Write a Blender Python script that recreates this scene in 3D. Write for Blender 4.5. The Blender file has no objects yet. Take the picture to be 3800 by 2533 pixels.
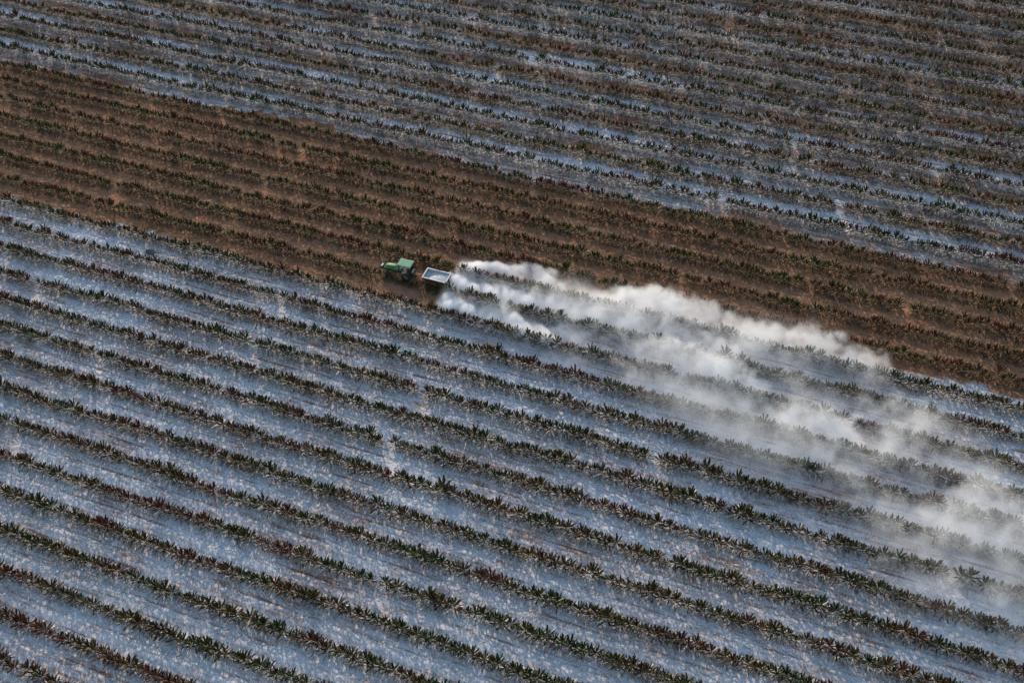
import bpy, bmesh, math, random
import numpy as np
from mathutils import Vector, Matrix

random.seed(7)
rng = np.random.default_rng(11)
SC = bpy.context.scene
COL = SC.collection
R = math.radians
HIDE = bpy.data.collections.new('shrub_sources')        # holds the kinds of shrub; not linked to the scene

# ------------------------------------------------------------------ the survey
# world x runs along the crop rows, y across them (away from the camera), z up.
SP = 3.8                      # row spacing in metres
def row_y(k): return -SP * (k - 15.5)
CAM_PITCH, CAM_ROLL, CAM_AZ = 0.83180381, -0.03920696, 0.39203402
CAM = Vector((45.0, -81.50, 89.41))
FOC = 3900.0                  # focal length in pixels of the 3800 px wide photo
ca, sa = math.cos(CAM_AZ), math.sin(CAM_AZ)
def g2w(gx, gy): return Vector((gx * ca - gy * sa, gx * sa + gy * ca))
fw = g2w(0, 1); rt = g2w(1, 0)
cp, sp_ = math.cos(CAM_PITCH), math.sin(CAM_PITCH)
F = Vector((fw.x * cp, fw.y * cp, -sp_))
U0 = Vector((fw.x * sp_, fw.y * sp_, cp))
R0 = Vector((rt.x, rt.y, 0))
cr, sr = math.cos(CAM_ROLL), math.sin(CAM_ROLL)
RIGHT = R0 * cr + U0 * sr
UP = U0 * cr - R0 * sr
def project(P):
    d = np.asarray(P, float) - np.array(CAM)
    zc = d @ np.array(F)
    return 1900 + FOC * (d @ np.array(RIGHT)) / zc, 1266.5 - FOC * (d @ np.array(UP)) / zc, zc

cam_data = bpy.data.cameras.new('camera')
cam = bpy.data.objects.new('camera', cam_data); COL.objects.link(cam)
cam.matrix_world = Matrix(((RIGHT.x, UP.x, -F.x, CAM.x), (RIGHT.y, UP.y, -F.y, CAM.y), (RIGHT.z, UP.z, -F.z, CAM.z), (0, 0, 0, 1)))
cam_data.sensor_width = 36; cam_data.lens = 36 * FOC / 3800
cam_data.clip_start = 0.5; cam_data.clip_end = 9000
SC.camera = cam

# ------------------------------------------------------------------ light
SUN_EL = R(18)
sh = Vector((-0.5702, 0.8215)).normalized()
sun_dir = Vector((sh.x * math.cos(SUN_EL), sh.y * math.cos(SUN_EL), math.sin(SUN_EL)))
sd = bpy.data.lights.new('sun', 'SUN'); sd.energy = 3.6; sd.angle = R(2.4); sd.color = (1.0, 0.83, 0.68)
so = bpy.data.objects.new('sun', sd); COL.objects.link(so)
so.rotation_euler = (-sun_dir).to_track_quat('-Z', 'Y').to_euler(); so.location = sun_dir * 200
W = bpy.data.worlds.new('World'); SC.world = W; W.use_nodes = True
nt = W.node_tree; nt.nodes.clear()
sky = nt.nodes.new('ShaderNodeTexSky'); sky.sky_type = 'NISHITA'; sky.sun_disc = False
sky.sun_elevation = SUN_EL; sky.sun_rotation = math.atan2(sh.x, sh.y)
sky.air_density = 1.3; sky.dust_density = 0.3; sky.ozone_density = 1.9
bg = nt.nodes.new('ShaderNodeBackground'); bg.inputs['Strength'].default_value = 0.15
wo = nt.nodes.new('ShaderNodeOutputWorld')
nt.links.new(sky.outputs[0], bg.inputs[0]); nt.links.new(bg.outputs[0], wo.inputs[0])
SC.view_settings.view_transform = 'Standard'; SC.view_settings.look = 'None'
SC.view_settings.exposure = 0.68; SC.view_settings.gamma = 1.0
SC.view_settings.use_curve_mapping = False
SC.cycles.volume_bounces = 8; SC.cycles.max_bounces = 12; SC.cycles.diffuse_bounces = 3
SC.cycles.volume_step_rate = 1.0; SC.cycles.volume_max_steps = 512
SC.cycles.use_adaptive_sampling = True; SC.cycles.adaptive_threshold = 0.02

# ------------------------------------------------------------------ node helpers
class NT:
    def __init__(s, name):
        s.m = bpy.data.materials.new(name); s.m.use_nodes = True
        s.t = s.m.node_tree; s.t.nodes.clear(); s.out = s.t.nodes.new('ShaderNodeOutputMaterial')
    def n(s, typ, **kw):
        nd = s.t.nodes.new(typ)
        for k, v in kw.items(): setattr(nd, k, v)
        return nd
    def link(s, a, b): s.t.links.new(a, b)
    def put(s, sock, v):
        if isinstance(v, bpy.types.NodeSocket): s.t.links.new(v, sock)
        elif isinstance(v, (tuple, list)) and len(v) == 3 and sock.type == 'RGBA': sock.default_value = (*v, 1)
        else: sock.default_value = v
    def math(s, op, a, b=0.0, c=0.0, clamp=False):
        nd = s.n('ShaderNodeMath', operation=op, use_clamp=clamp)
        s.put(nd.inputs[0], a); s.put(nd.inputs[1], b); s.put(nd.inputs[2], c)
        return nd.outputs[0]
    def mix(s, f, a, b, blend='MIX'):
        nd = s.n('ShaderNodeMix', data_type='RGBA', blend_type=blend)
        s.put(nd.inputs[0], f); s.put(nd.inputs[6], a); s.put(nd.inputs[7], b)
        return nd.outputs[2]
    def sstep(s, x, a, b):
        nd = s.n('ShaderNodeMapRange', interpolation_type='SMOOTHSTEP')
        s.put(nd.inputs[0], x); s.put(nd.inputs[1], a); s.put(nd.inputs[2], b)
        return nd.outputs[0]
    def attr(s, name, typ='GEOMETRY', out='Fac'):
        nd = s.n('ShaderNodeAttribute', attribute_type=typ, attribute_name=name)
        return nd.outputs[out]
    def pos(s):
        return s.n('ShaderNodeNewGeometry').outputs['Position']
    def obj(s):
        return s.n('ShaderNodeTexCoord').outputs['Object']
    def noise(s, vec, scale, detail=3.0, rough=0.55, stretch=None, dist=0.0):
        if stretch:
            mp = s.n('ShaderNodeMapping'); s.put(mp.inputs[0], vec); mp.inputs['Scale'].default_value = stretch; vec = mp.outputs[0]
        nd = s.n('ShaderNodeTexNoise'); s.put(nd.inputs['Vector'], vec)
        nd.inputs['Scale'].default_value = scale; nd.inputs['Detail'].default_value = detail
        nd.inputs['Roughness'].default_value = rough; nd.inputs['Distortion'].default_value = dist
        return nd.outputs[0]
    def ramp(s, f, stops):
        nd = s.n('ShaderNodeValToRGB'); cr_ = nd.color_ramp
        while len(cr_.elements) < len(stops): cr_.elements.new(0.5)
        for e, (p, c) in zip(cr_.elements, stops): e.position = p; e.color = (*c, 1)
        s.put(nd.inputs[0], f); return nd.outputs[0]
    def bsdf(s, color, rough=0.9, metal=0.0, spec=0.3, bump=None, bstr=0.4, bdist=0.03):
        b = s.n('ShaderNodeBsdfPrincipled')
        s.put(b.inputs['Base Color'], color); s.put(b.inputs['Roughness'], rough); s.put(b.inputs['Metallic'], metal)
        b.inputs['Specular IOR Level'].default_value = spec
        if bump is not None:
            bp = s.n('ShaderNodeBump'); bp.inputs['Strength'].default_value = bstr; bp.inputs['Distance'].default_value = bdist
            s.put(bp.inputs['Height'], bump); s.link(bp.outputs[0], b.inputs['Normal'])
        s.link(b.outputs[0], s.out.inputs['Surface'])
        return b

def np_mesh(name, verts, faces_flat, counts):
    me = bpy.data.meshes.new(name)
    nv = len(verts); nl = len(faces_flat); nf = len(counts)
    me.vertices.add(nv); me.vertices.foreach_set('co', np.asarray(verts, np.float32).ravel())
    if nf:
        me.loops.add(nl); me.loops.foreach_set('vertex_index', np.asarray(faces_flat, np.int32))
        me.polygons.add(nf)
        st = np.zeros(nf, np.int32); st[1:] = np.cumsum(counts)[:-1]
        me.polygons.foreach_set('loop_start', st)
        try: me.polygons.foreach_set('loop_total', np.asarray(counts, np.int32))
        except Exception: pass
    me.update(calc_edges=True)
    return me
def fattr(me, name, vals):
    a = me.attributes.new(name, 'FLOAT', 'POINT'); a.data.foreach_set('value', np.asarray(vals, np.float32))
def link(name, me, mat=None, parent=None):
    o = bpy.data.objects.new(name, me); COL.objects.link(o)
    if mat is not None and me is not None: me.materials.append(mat)
    if parent is not None: o.parent = parent
    return o
def tag(o, label=None, cat=None, group=None, kind=None):
    if label: o['label'] = label
    if cat: o['category'] = cat
    if group: o['group'] = group
    if kind: o['kind'] = kind
    return o

def lattice_noise(shape, cells, seed):
    """smooth value noise on a regular grid, lattice interpolated along one axis after the other"""
    r = np.random.default_rng(seed)
    a = r.random([c + 3 for c in cells]).astype(np.float32) * 2 - 1
    for ax, (n, c) in enumerate(zip(shape, cells)):
        x = np.linspace(0, c, n, dtype=np.float32); i = np.minimum(x.astype(int), c - 1); t = x - i
        w = [(1 - t) ** 3 / 6, (3 * t ** 3 - 6 * t ** 2 + 4) / 6, (-3 * t ** 3 + 3 * t ** 2 + 3 * t + 1) / 6, t ** 3 / 6]
        sh_ = [1] * a.ndim; sh_[ax] = n
        a = sum(np.take(a, i + q, axis=ax) * w[q].reshape(sh_) for q in range(4))
    return a * 2.0
def sm(x, a, b):
    t = np.clip((x - a) / (b - a), 0, 1); return t * t * (3 - 2 * t)
_W1 = {}
def n1(x, seed, scale):
    """one-dimensional smooth noise in -1..1"""
    if seed not in _W1: _W1[seed] = np.random.default_rng(1000 + seed).random(4096) * 2 - 1
    a = _W1[seed]; x = np.asarray(x, float) / scale + 2000; i = np.floor(x).astype(int); t = x - i; t = t * t * (3 - 2 * t)
    return a[i % 4096] * (1 - t) + a[(i + 1) % 4096] * t

# ------------------------------------------------------------------ how much lime lies where
def lime_level(x, k):
    """0 bare soil, 1 well limed; k counts the crop rows from far to near, x runs along them"""
    x, k = np.broadcast_arrays(np.asarray(x, float), np.asarray(k, float))
    wob = 0.16 * n1(x, 1, 2.3) + 0.11 * n1(x, 2, 0.8) + 0.16 * n1(x, 4, 5.0)
    low_edge = np.where(x < 3.4, 16.60, 14.40) + wob
    # the fresh swath opens fan-wise behind the trailer
    fan = 15.45 - 0.75 * sm(x, 3.2, 9.0) - 0.35 * sm(x, 12, 40)
    low_edge = np.where(x > 3.4, np.maximum(low_edge, fan + wob), low_edge)
    lower = sm(k, low_edge - 0.12, low_edge + 0.22)
    up_edge = 9.55 + 0.35 * sm(x, -20, 20) + 0.22 * n1(x, 3, 14) + wob
    upper = sm(-k, -up_edge, -up_edge + 0.2)
    lane = np.floor(k); fr = k - lane
    odd = (np.mod(lane, 2) == 0)          # the lane whose nearer row is an odd one
    base = np.where(odd, 0.86, 0.54) + 0.22 * n1(x + lane * 37.0, 5, 9.0)
    base = base * (1 - 0.32 * sm(x, -15, 50) * sm(-k, -9, 2))  # less lime at far right, partly real, partly that corner's darkness put into colour
    upper = upper * np.clip(base, 0.12, 0.95)
    low_l = lower * np.clip(0.86 + 0.10 * n1(x + lane * 53.0, 6, 11.0), 0, 1)
    return np.clip(np.maximum(low_l, upper), 0, 1)
# ------------------------------------------------------------------ ground: one sheet to the horizon
def geo_out(a, b, step, far, grow=1.35):
    core = np.arange(a, b + step * .5, step); out = [core]
    d = step; l, r = [], []; x0, x1 = core[0], core[-1]
    while x0 > -far: d *= grow; x0 -= d; x1 += d; l.append(x0); r.append(x1)
    return np.concatenate([np.array(l[::-1]), core, np.array(r)])
gx = geo_out(-112, 88, 0.4, 3500); gy = geo_out(-72, 96, 0.19, 3500)
GX, GY = np.meshgrid(gx, gy, indexing='ij')
K = 15.5 - GY / SP
fr = K - np.floor(K); dr = np.minimum(fr, 1 - fr) * SP       # distance to the nearest crop row
inner = ((GX > -112) & (GX < 88) & (GY > -72) & (GY < 96)).astype(float)
nz = np.zeros_like(GX)
ix = np.where((gx >= -112.1) & (gx <= 88.1))[0]; iy = np.where((gy >= -72.1) & (gy <= 96.1))[0]
shp = (len(ix), len(iy))
nz[np.ix_(ix, iy)] = 0.06 * lattice_noise(shp, (40, 34), 1) + 0.035 * lattice_noise(shp, (150, 130), 2) + 0.018 * lattice_noise(shp, (440, 700), 3)
rut = np.abs(np.abs(fr - 0.5) * SP - 0.68)
GZ = (0.10 * np.exp(-(dr / 0.55) ** 2) - 0.035 * np.exp(-(rut / 0.16) ** 2) + nz) * inner
L = lime_level(GX, K)
nxg, nyg = GX.shape
idx = np.arange(nxg * nyg).reshape(nxg, nyg)
quads = np.stack([idx[:-1, :-1], idx[1:, :-1], idx[1:, 1:], idx[:-1, 1:]], -1).reshape(-1, 4)
me = np_mesh('ground', np.stack([GX, GY, GZ], -1).reshape(-1, 3), quads.ravel(), np.full(len(quads), 4))
fattr(me, 'lime', L.ravel())
me.polygons.foreach_set('use_smooth', np.ones(len(quads), bool))
def ground_z(x, y):
    i = np.clip(np.searchsorted(gx, x), 1, nxg - 1); j = np.clip(np.searchsorted(gy, y), 1, nyg - 1)
    return GZ[i, j]

g = NT('ground_soil_and_lime')
P = g.pos()
sep = g.n('ShaderNodeSeparateXYZ'); g.link(P, sep.inputs[0])
kk = g.math('DIVIDE', sep.outputs[1], SP)                       # row phase
fr_ = g.math('FRACT', g.math('ADD', kk, 100.5))                 # 0 at a row line
mid = g.math('ABSOLUTE', g.math('SUBTRACT', fr_, 0.5))          # 0 in mid lane, .5 on the row
lime = g.attr('lime')
n_big = g.noise(P, 0.16, 3, stretch=(0.5, 1, 1))
n_mid = g.noise(P, 0.9, 4, 0.6, stretch=(0.6, 1.2, 1))
n_fine = g.noise(P, 5.0, 5, 0.65)
n_str = g.noise(P, 2.2, 4, 0.6, stretch=(0.10, 1.6, 1))         # drawn out along the rows
n_spk = g.noise(P, 14.0, 2, 0.6)
# two wheel tracks in each lane
trk = g.math('ABSOLUTE', g.math('SUBTRACT', mid, 0.178))
trk = g.sstep(trk, 0.05, 0.012)
trk = g.math('MULTIPLY', trk, g.sstep(g.noise(P, 0.5, 3, stretch=(0.25, 1, 1)), 0.42, 0.62))
lm = g.math('ADD', lime, g.math('MULTIPLY', g.math('SUBTRACT', n_mid, 0.5), 0.75))
lm = g.math('ADD', lm, g.math('MULTIPLY', g.math('SUBTRACT', n_str, 0.5), 1.35))
lm = g.math('ADD', lm, g.math('MULTIPLY', g.math('SUBTRACT', n_fine, 0.5), 1.25))
lm = g.math('ADD', lm, g.math('MULTIPLY', g.math('SUBTRACT', n_big, 0.5), 0.8))
lm = g.math('SUBTRACT', lm, g.math('MULTIPLY', trk, 0.30))
lm = g.sstep(lm, 0.22, 1.12)
lm = g.math('MULTIPLY', lm, g.sstep(lime, 0.0, 0.12))
soil = g.ramp(n_mid, [(0.25, (0.240, 0.112, 0.056)), (0.5, (0.410, 0.195, 0.098)), (0.75, (0.51, 0.265, 0.145))])
soil = g.mix(g.math('MULTIPLY', g.sstep(n_spk, 0.60, 0.72), 0.55), soil, (0.44, 0.31, 0.20))   # straw and dry leaf litter
soil = g.mix(g.math('MULTIPLY', g.sstep(n_fine, 0.52, 0.30), 0.5), soil, (0.075, 0.045, 0.035))
soil = g.mix(g.math('MULTIPLY', trk, 0.25), soil, (0.07, 0.045, 0.035))
limec = g.ramp(n_fine, [(0.3, (0.62, 0.61, 0.60)), (0.6, (0.81, 0.80, 0.79)), (0.8, (0.88, 0.87, 0.86))])
col = g.mix(g.math('MULTIPLY', lm, 0.93), soil, limec)
# brown leaf litter gathered under the crop rows
lit = g.math('MULTIPLY', g.sstep(mid, 0.30, 0.46), g.sstep(n_spk, 0.50, 0.62))
col = g.mix(g.math('MULTIPLY', lit, 0.35), col, g.ramp(n_fine, [(0.35, (0.10, 0.065, 0.045)), (0.65, (0.42, 0.34, 0.26))]))
hgt = g.math('ADD', g.math('MULTIPLY', n_fine, 0.6), g.math('ADD', g.math('MULTIPLY', n_str, 0.5), g.math('MULTIPLY', n_spk, 0.35)))
g.bsdf(col, 0.95, spec=0.1, bump=hgt, bstr=0.6, bdist=0.09)
ground = link('ground', me, g.m); tag(ground, kind='structure')

# ------------------------------------------------------------------ shrub kinds
lf = NT('shrub_leaf')
tint = lf.attr('tint', 'INSTANCER'); dust = lf.attr('dust', 'INSTANCER')
low = lf.attr('low'); rnd = lf.attr('rnd')
tt = lf.math('ADD', tint, lf.math('MULTIPLY', lf.math('SUBTRACT', rnd, 0.5), 0.34), clamp=True)
leafc = lf.ramp(tt, [(0.0, (0.028, 0.052, 0.009)), (0.28, (0.056, 0.058, 0.009)), (0.50, (0.080, 0.054, 0.011)),
                     (0.72, (0.096, 0.045, 0.014)), (0.90, (0.108, 0.037, 0.019)), (1.0, (0.125, 0.035, 0.025))])
leafc = lf.mix(lf.sstep(rnd, 0.965, 0.99), leafc, (0.22, 0.20, 0.05))            # a few yellow leaves
lo = lf.noise(lf.pos(), 7.0, 3, 0.6)
leafc = lf.mix(lf.sstep(lo, 0.35, 0.75), lf.mix(0.55, leafc, (0.010, 0.010, 0.006)), leafc)
oldc = lf.ramp(lf.math('ADD', lf.math('MULTIPLY', rnd, 0.6), lf.math('MULTIPLY', lo, 0.4)),
               [(0.2, (0.075, 0.050, 0.026)), (0.55, (0.190, 0.125, 0.070)), (0.85, (0.31, 0.215, 0.125))])
c1 = lf.mix(lf.sstep(low, 0.42, 0.72), leafc, oldc)
dn = lf.noise(lf.pos(), 4.5, 4, 0.65)
df = lf.math('ADD', lf.math('MULTIPLY', low, 1.15), lf.math('MULTIPLY', lf.math('SUBTRACT', dn, 0.5), 0.9))
df = lf.math('ADD', df, lf.math('MULTIPLY', lf.math('SUBTRACT', rnd, 0.5), 0.70))
df = lf.sstep(df, 0.40, 0.92)
df = lf.math('MULTIPLY', df, lf.math('MULTIPLY', dust, 1.0), clamp=True)
c2 = lf.mix(lf.math('MULTIPLY', df, 0.82), c1, lf.mix(rnd, (0.46, 0.45, 0.43), (0.70, 0.69, 0.67)))
lb = lf.bsdf(c2, 0.62, spec=0.10)
tr = lf.n('ShaderNodeBsdfTranslucent'); lf.link(c2, tr.inputs[0])
ms = lf.n('ShaderNodeMixShader'); ms.inputs[0].default_value = 0.12
lf.link(lb.outputs[0], ms.inputs[1]); lf.link(tr.outputs[0], ms.inputs[2]); lf.link(ms.outputs[0], lf.out.inputs['Surface'])

def shrub_mesh(seed):
    """stem, leafy branches like fingers reaching up and out, older drooping ones below"""
    r = random.Random(seed); V, Fc, low_, rnd_ = [], [], [], []
    def tube(p0, d, length, w, bend, lo0, lo1, n=5, rings=5, flat=1.0, rv=None):
        rv = r.random() if rv is None else rv
        d = d.normalized(); base = len(V)
        side = d.cross(Vector((0, 0, 1)))
        if side.length < .05: side = Vector((1, 0, 0))
        side.normalize()
        p = p0.copy(); prof = [0.32, 0.75, 1.05, 1.12, 0.70] if rings == 5 else [1.0, 0.8, 0.6, .5, .4][:rings]
        for q in range(rings):
            up = side.cross(d).normalized(); t = q / (rings - 1)
            for s in range(n):
                a = 2 * math.pi * s / n + q * .5
                rr = w * prof[q] * r.uniform(.72, 1.28) if rings == 5 else w * prof[q]
                q_ = p + side * math.cos(a) * rr + up * math.sin(a) * rr * flat; V.append(Vector((q_.x * 1.30, q_.y * 1.30, q_.z)))
                low_.append(lo0 + (lo1 - lo0) * t); rnd_.append(rv)
            p = p + d * length / (rings - 1); d = (d + Vector((0, 0, bend))).normalized()
        for q in range(rings - 1):
            for s in range(n):
                a = base + q * n + s; b = base + q * n + (s + 1) % n
                Fc.append((a, b, b + n, a + n))
        Fc.append(tuple(base + (rings - 1) * n + s for s in range(n)))
    hh = r.uniform(.80, 1.0)
    lean = Vector((r.uniform(-.07, .07), r.uniform(-.07, .07), 0))
    tube(Vector((0, 0, -.12)), Vector((lean.x, lean.y, 1)), hh * .95 + .12, .026, 0, .95, .5, n=5, rings=4, rv=.4)
    n = r.randint(29, 34)
    for i in range(n):
        t = (i + r.uniform(-.3, .3)) / (n - 1); t = max(0, min(1, t))
        az = i * 2.39996 + r.uniform(-.45, .45)
        z0 = (.22 + .66 * t ** .8) * hh
        el = R(-14 + 88 * t ** 1.25 + r.uniform(-10, 10))
        ln = (.50 - .10 * t + r.uniform(-.09, .08))
        if t > .78: ln *= r.uniform(.95, 1.35)
        d = Vector((math.cos(az) * math.cos(el), math.sin(az) * math.cos(el), math.sin(el)))
        p0 = Vector((lean.x * z0, lean.y * z0, z0)) + Vector((d.x, d.y, 0)) * .03
        lo_a = 1.0 - .80 * t; tipz = z0 + ln * math.sin(el)
        lo_b = max(0, min(1, 1.0 - (tipz - .28) / .62))
        tube(p0, d, ln, r.uniform(.031, .040) * (.95 + .15 * t), r.uniform(.02, .12) if t > .35 else r.uniform(-.16, .0), max(lo_a, lo_b), lo_b, flat=.36)
    for i in range(6):                                    # twigs and dead leaves at the foot
        az = r.uniform(0, 6.283); el = R(r.uniform(0, 40))
        d = Vector((math.cos(az) * math.cos(el), math.sin(az) * math.cos(el), math.sin(el)))
        tube(Vector((0, 0, r.uniform(.05, .3))), d, r.uniform(.28, .52), r.uniform(.02, .038), -.1, 1.0, .9, n=4, rings=4)
    flat_ = [i for f in Fc for i in f]
    m = np_mesh('shrub', np.array([tuple(v) for v in V]), flat_, [len(f) for f in Fc])
    fattr(m, 'low', low_); fattr(m, 'rnd', rnd_)
    m.materials.append(lf.m)
    return m
NV = 12
shrubs = [shrub_mesh(100 + i) for i in range(NV)]
for i, m in enumerate(shrubs):
    o = bpy.data.objects.new('shrub_source', m); HIDE.objects.link(o)

# ------------------------------------------------------------------ where the shrubs stand
rows = []
for k in range(-11, 34):
    x = -175.0; ky = row_y(k); ph = k * 71.3
    while x < 125:
        step = random.uniform(.56, .80)
        x += step
        gapn = float(n1(x + ph, 20, 3.0)) + 0.35 * float(n1(x + ph, 21, 1.1))
        if gapn > 1.32 and random.random() < .7: continue       # missing plants
        if random.random() < .006: x += random.uniform(.15, .35); continue
        y = ky + 0.13 * float(n1(x + ph, 22, 12)) + random.uniform(-.09, .09)
        rows.append((k, x, y))
rows = np.array(rows)
px, py, pz = project(np.column_stack([rows[:, 1], rows[:, 2], np.full(len(rows), .5)]))
keep = (px > -330) & (px < 4130) & (py > -330) & (py < 2860)
rows, px, py, pz = rows[keep], px[keep], py[keep], pz[keep]
N = len(rows); k_, x_, y_ = rows.T
ph = k_ * 53.7
tint_ = 0.52 + 0.42 * n1(x_ + ph, 30, 3.4) + 0.24 * n1(x_ + ph, 31, 1.4) + 0.14 * n1(x_ + ph, 33, 14) + rng.normal(0, .09, N)
tint_ += np.where((k_ > 24) & (x_ < -5), .12, 0) - np.where((k_ > 14) & (x_ > 0), .08, 0)
band = (k_ >= 10) & ~(np.where(x_ < 3.4, k_ >= 17, k_ >= 15))
tint_ += np.where(band, .10, 0)
tint_ = np.clip(tint_, 0, 1)
zone_low = np.where(x_ < 3.4, k_ >= 17, k_ >= 15)
zone_up = k_ <= 9
dust_ = np.where(zone_low, .84, 0.02)
dust_ = np.where(zone_up, np.where(np.mod(k_, 2) == 1, .98, .46) * (1 - .25 * sm(x_, 10, 75)), dust_)
dust_ = np.clip(dust_ * (1 + np.where(zone_up, .55, .30) * n1(x_ + ph, 32, 4.0)) + np.where(zone_low | zone_up, rng.normal(0, .18, N), 0), 0, 1)
size_ = 1.42 + .08 * n1(x_ + ph, 34, 2.0) + rng.normal(0, .17, N)
size_ = np.where(rng.random(N) < .05, size_ * .72, size_)
size_ = np.where((k_ == 16) & (x_ > -4.2) & (x_ < .4), np.minimum(size_, .80), size_)
size_ = np.where(band, size_ * .94, size_)
var_ = rng.integers(0, NV, N); rot_ = rng.random(N) * 6.2832
zs_ = ground_z(x_, y_) - .02

# the 300 shrubs that show largest stand as objects of their own
vis = (px > 25) & (px < 3775) & (py > 40) & (py < 2510)
score = np.where(vis, size_ / pz, 0)
pick = np.argsort(-score)[:300]
is_obj = np.zeros(N, bool); is_obj[pick] = True
ORD = ['first', 'second', 'third', 'fourth', 'fifth', 'sixth', 'seventh', 'eighth', 'ninth', 'tenth', 'eleventh', 'twelfth']
def nth(n):
    return '%d%s' % (n, 'th' if 10 <= n % 100 <= 20 else {1: 'st', 2: 'nd', 3: 'rd'}.get(n % 10, 'th'))
def look(t, d):
    c = 'dark green' if t < .2 else 'olive green' if t < .42 else 'olive brown' if t < .62 else 'reddish brown' if t < .85 else 'dull red'
    return ('pale dusted ' if d > .78 else 'dusty ') + c
bottom_rows = [k for k in range(33, 15, -1) if np.any((k_ == k) & vis & (py > 2380))]
bottom_rows.sort()                                   # the first one meets the bottom edge farthest right
for k in sorted(set(k_[pick].astype(int))):
    on = np.where((k_ == k) & vis)[0]
    on = on[np.argsort(-px[on])]                     # from the lower right end of the row
    right_end = k not in bottom_rows
    for q, i in enumerate(on):
        if not is_obj[i]: continue
        o = bpy.data.objects.new('shrub', shrubs[var_[i]]); COL.objects.link(o)
        o.location = (x_[i], y_[i], zs_[i]); o.rotation_euler = (0, 0, rot_[i]); o.scale = (size_[i],) * 3
        o['tint'] = float(tint_[i]); o['dust'] = float(dust_[i])
        if right_end:
            above = sum(1 for kk_ in set(k_[pick].astype(int)) | set(range(k, bottom_rows[0])) if k <= kk_ < bottom_rows[0])
            lab = '%s shrub, %s in from right edge, %s row above bottom right corner' % (look(tint_[i], dust_[i]), nth(q + 1), nth(above))
        else:
            lab = '%s shrub, %s up from bottom edge in %s row from bottom right' % (look(tint_[i], dust_[i]), nth(q + 1), ORD[bottom_rows.index(k)])
        tag(o, lab, 'shrub', 'shrubs standing in the nearest crop rows')

rest = ~is_obj
me = np_mesh('crop_shrubs', np.column_stack([x_[rest], y_[rest], zs_[rest]]), [], [])
fattr(me, 'tint', tint_[rest]); fattr(me, 'dust', dust_[rest]); fattr(me, 'size', size_[rest]); fattr(me, 'turn', rot_[rest])
a = me.attributes.new('pick', 'INT', 'POINT'); a.data.foreach_set('value', var_[rest].astype(np.int32))
def scatter(name, me, coll):
    o = link(name, me)
    ng = bpy.data.node_groups.new(name, 'GeometryNodeTree')
    ng.interface.new_socket('Geometry', in_out='INPUT', socket_type='NodeSocketGeometry')
    ng.interface.new_socket('Geometry', in_out='OUTPUT', socket_type='NodeSocketGeometry')
    n = ng.nodes.new; lk = ng.links.new
    gi = n('NodeGroupInput'); go = n('NodeGroupOutput')
    ci = n('GeometryNodeCollectionInfo'); ci.inputs[0].default_value = coll; ci.inputs['Separate Children'].default_value = True; ci.inputs['Reset Children'].default_value = True
    ip = n('GeometryNodeInstanceOnPoints'); ip.inputs['Pick Instance'].default_value = True
    def na(nm, dt):
        q = n('GeometryNodeInputNamedAttribute'); q.data_type = dt; q.inputs[0].default_value = nm; return [s for s in q.outputs if s.enabled][0]
    cx = n('ShaderNodeCombineXYZ'); lk(na('turn', 'FLOAT'), cx.inputs[2])
    lk(gi.outputs[0], ip.inputs['Points']); lk(ci.outputs[0], ip.inputs['Instance']); lk(na('pick', 'INT'), ip.inputs['Instance Index'])
    e2r = n('FunctionNodeEulerToRotation'); lk(cx.outputs[0], e2r.inputs[0]); lk(e2r.outputs[0], ip.inputs['Rotation'])
    cs = n('ShaderNodeCombineXYZ')
    sz = na('size', 'FLOAT')
    for q in range(3): lk(sz, cs.inputs[q])
    lk(cs.outputs[0], ip.inputs['Scale']); lk(ip.outputs[0], go.inputs[0])
    md = o.modifiers.new('scatter', 'NODES'); md.node_group = ng
    return o
crop = scatter('crop_shrubs', me, HIDE)
tag(crop, 'long parallel rows of leafy shrubs, green to reddish brown', 'crop shrubs', kind='stuff')
print('shrubs', N, 'objects', is_obj.sum())
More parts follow.
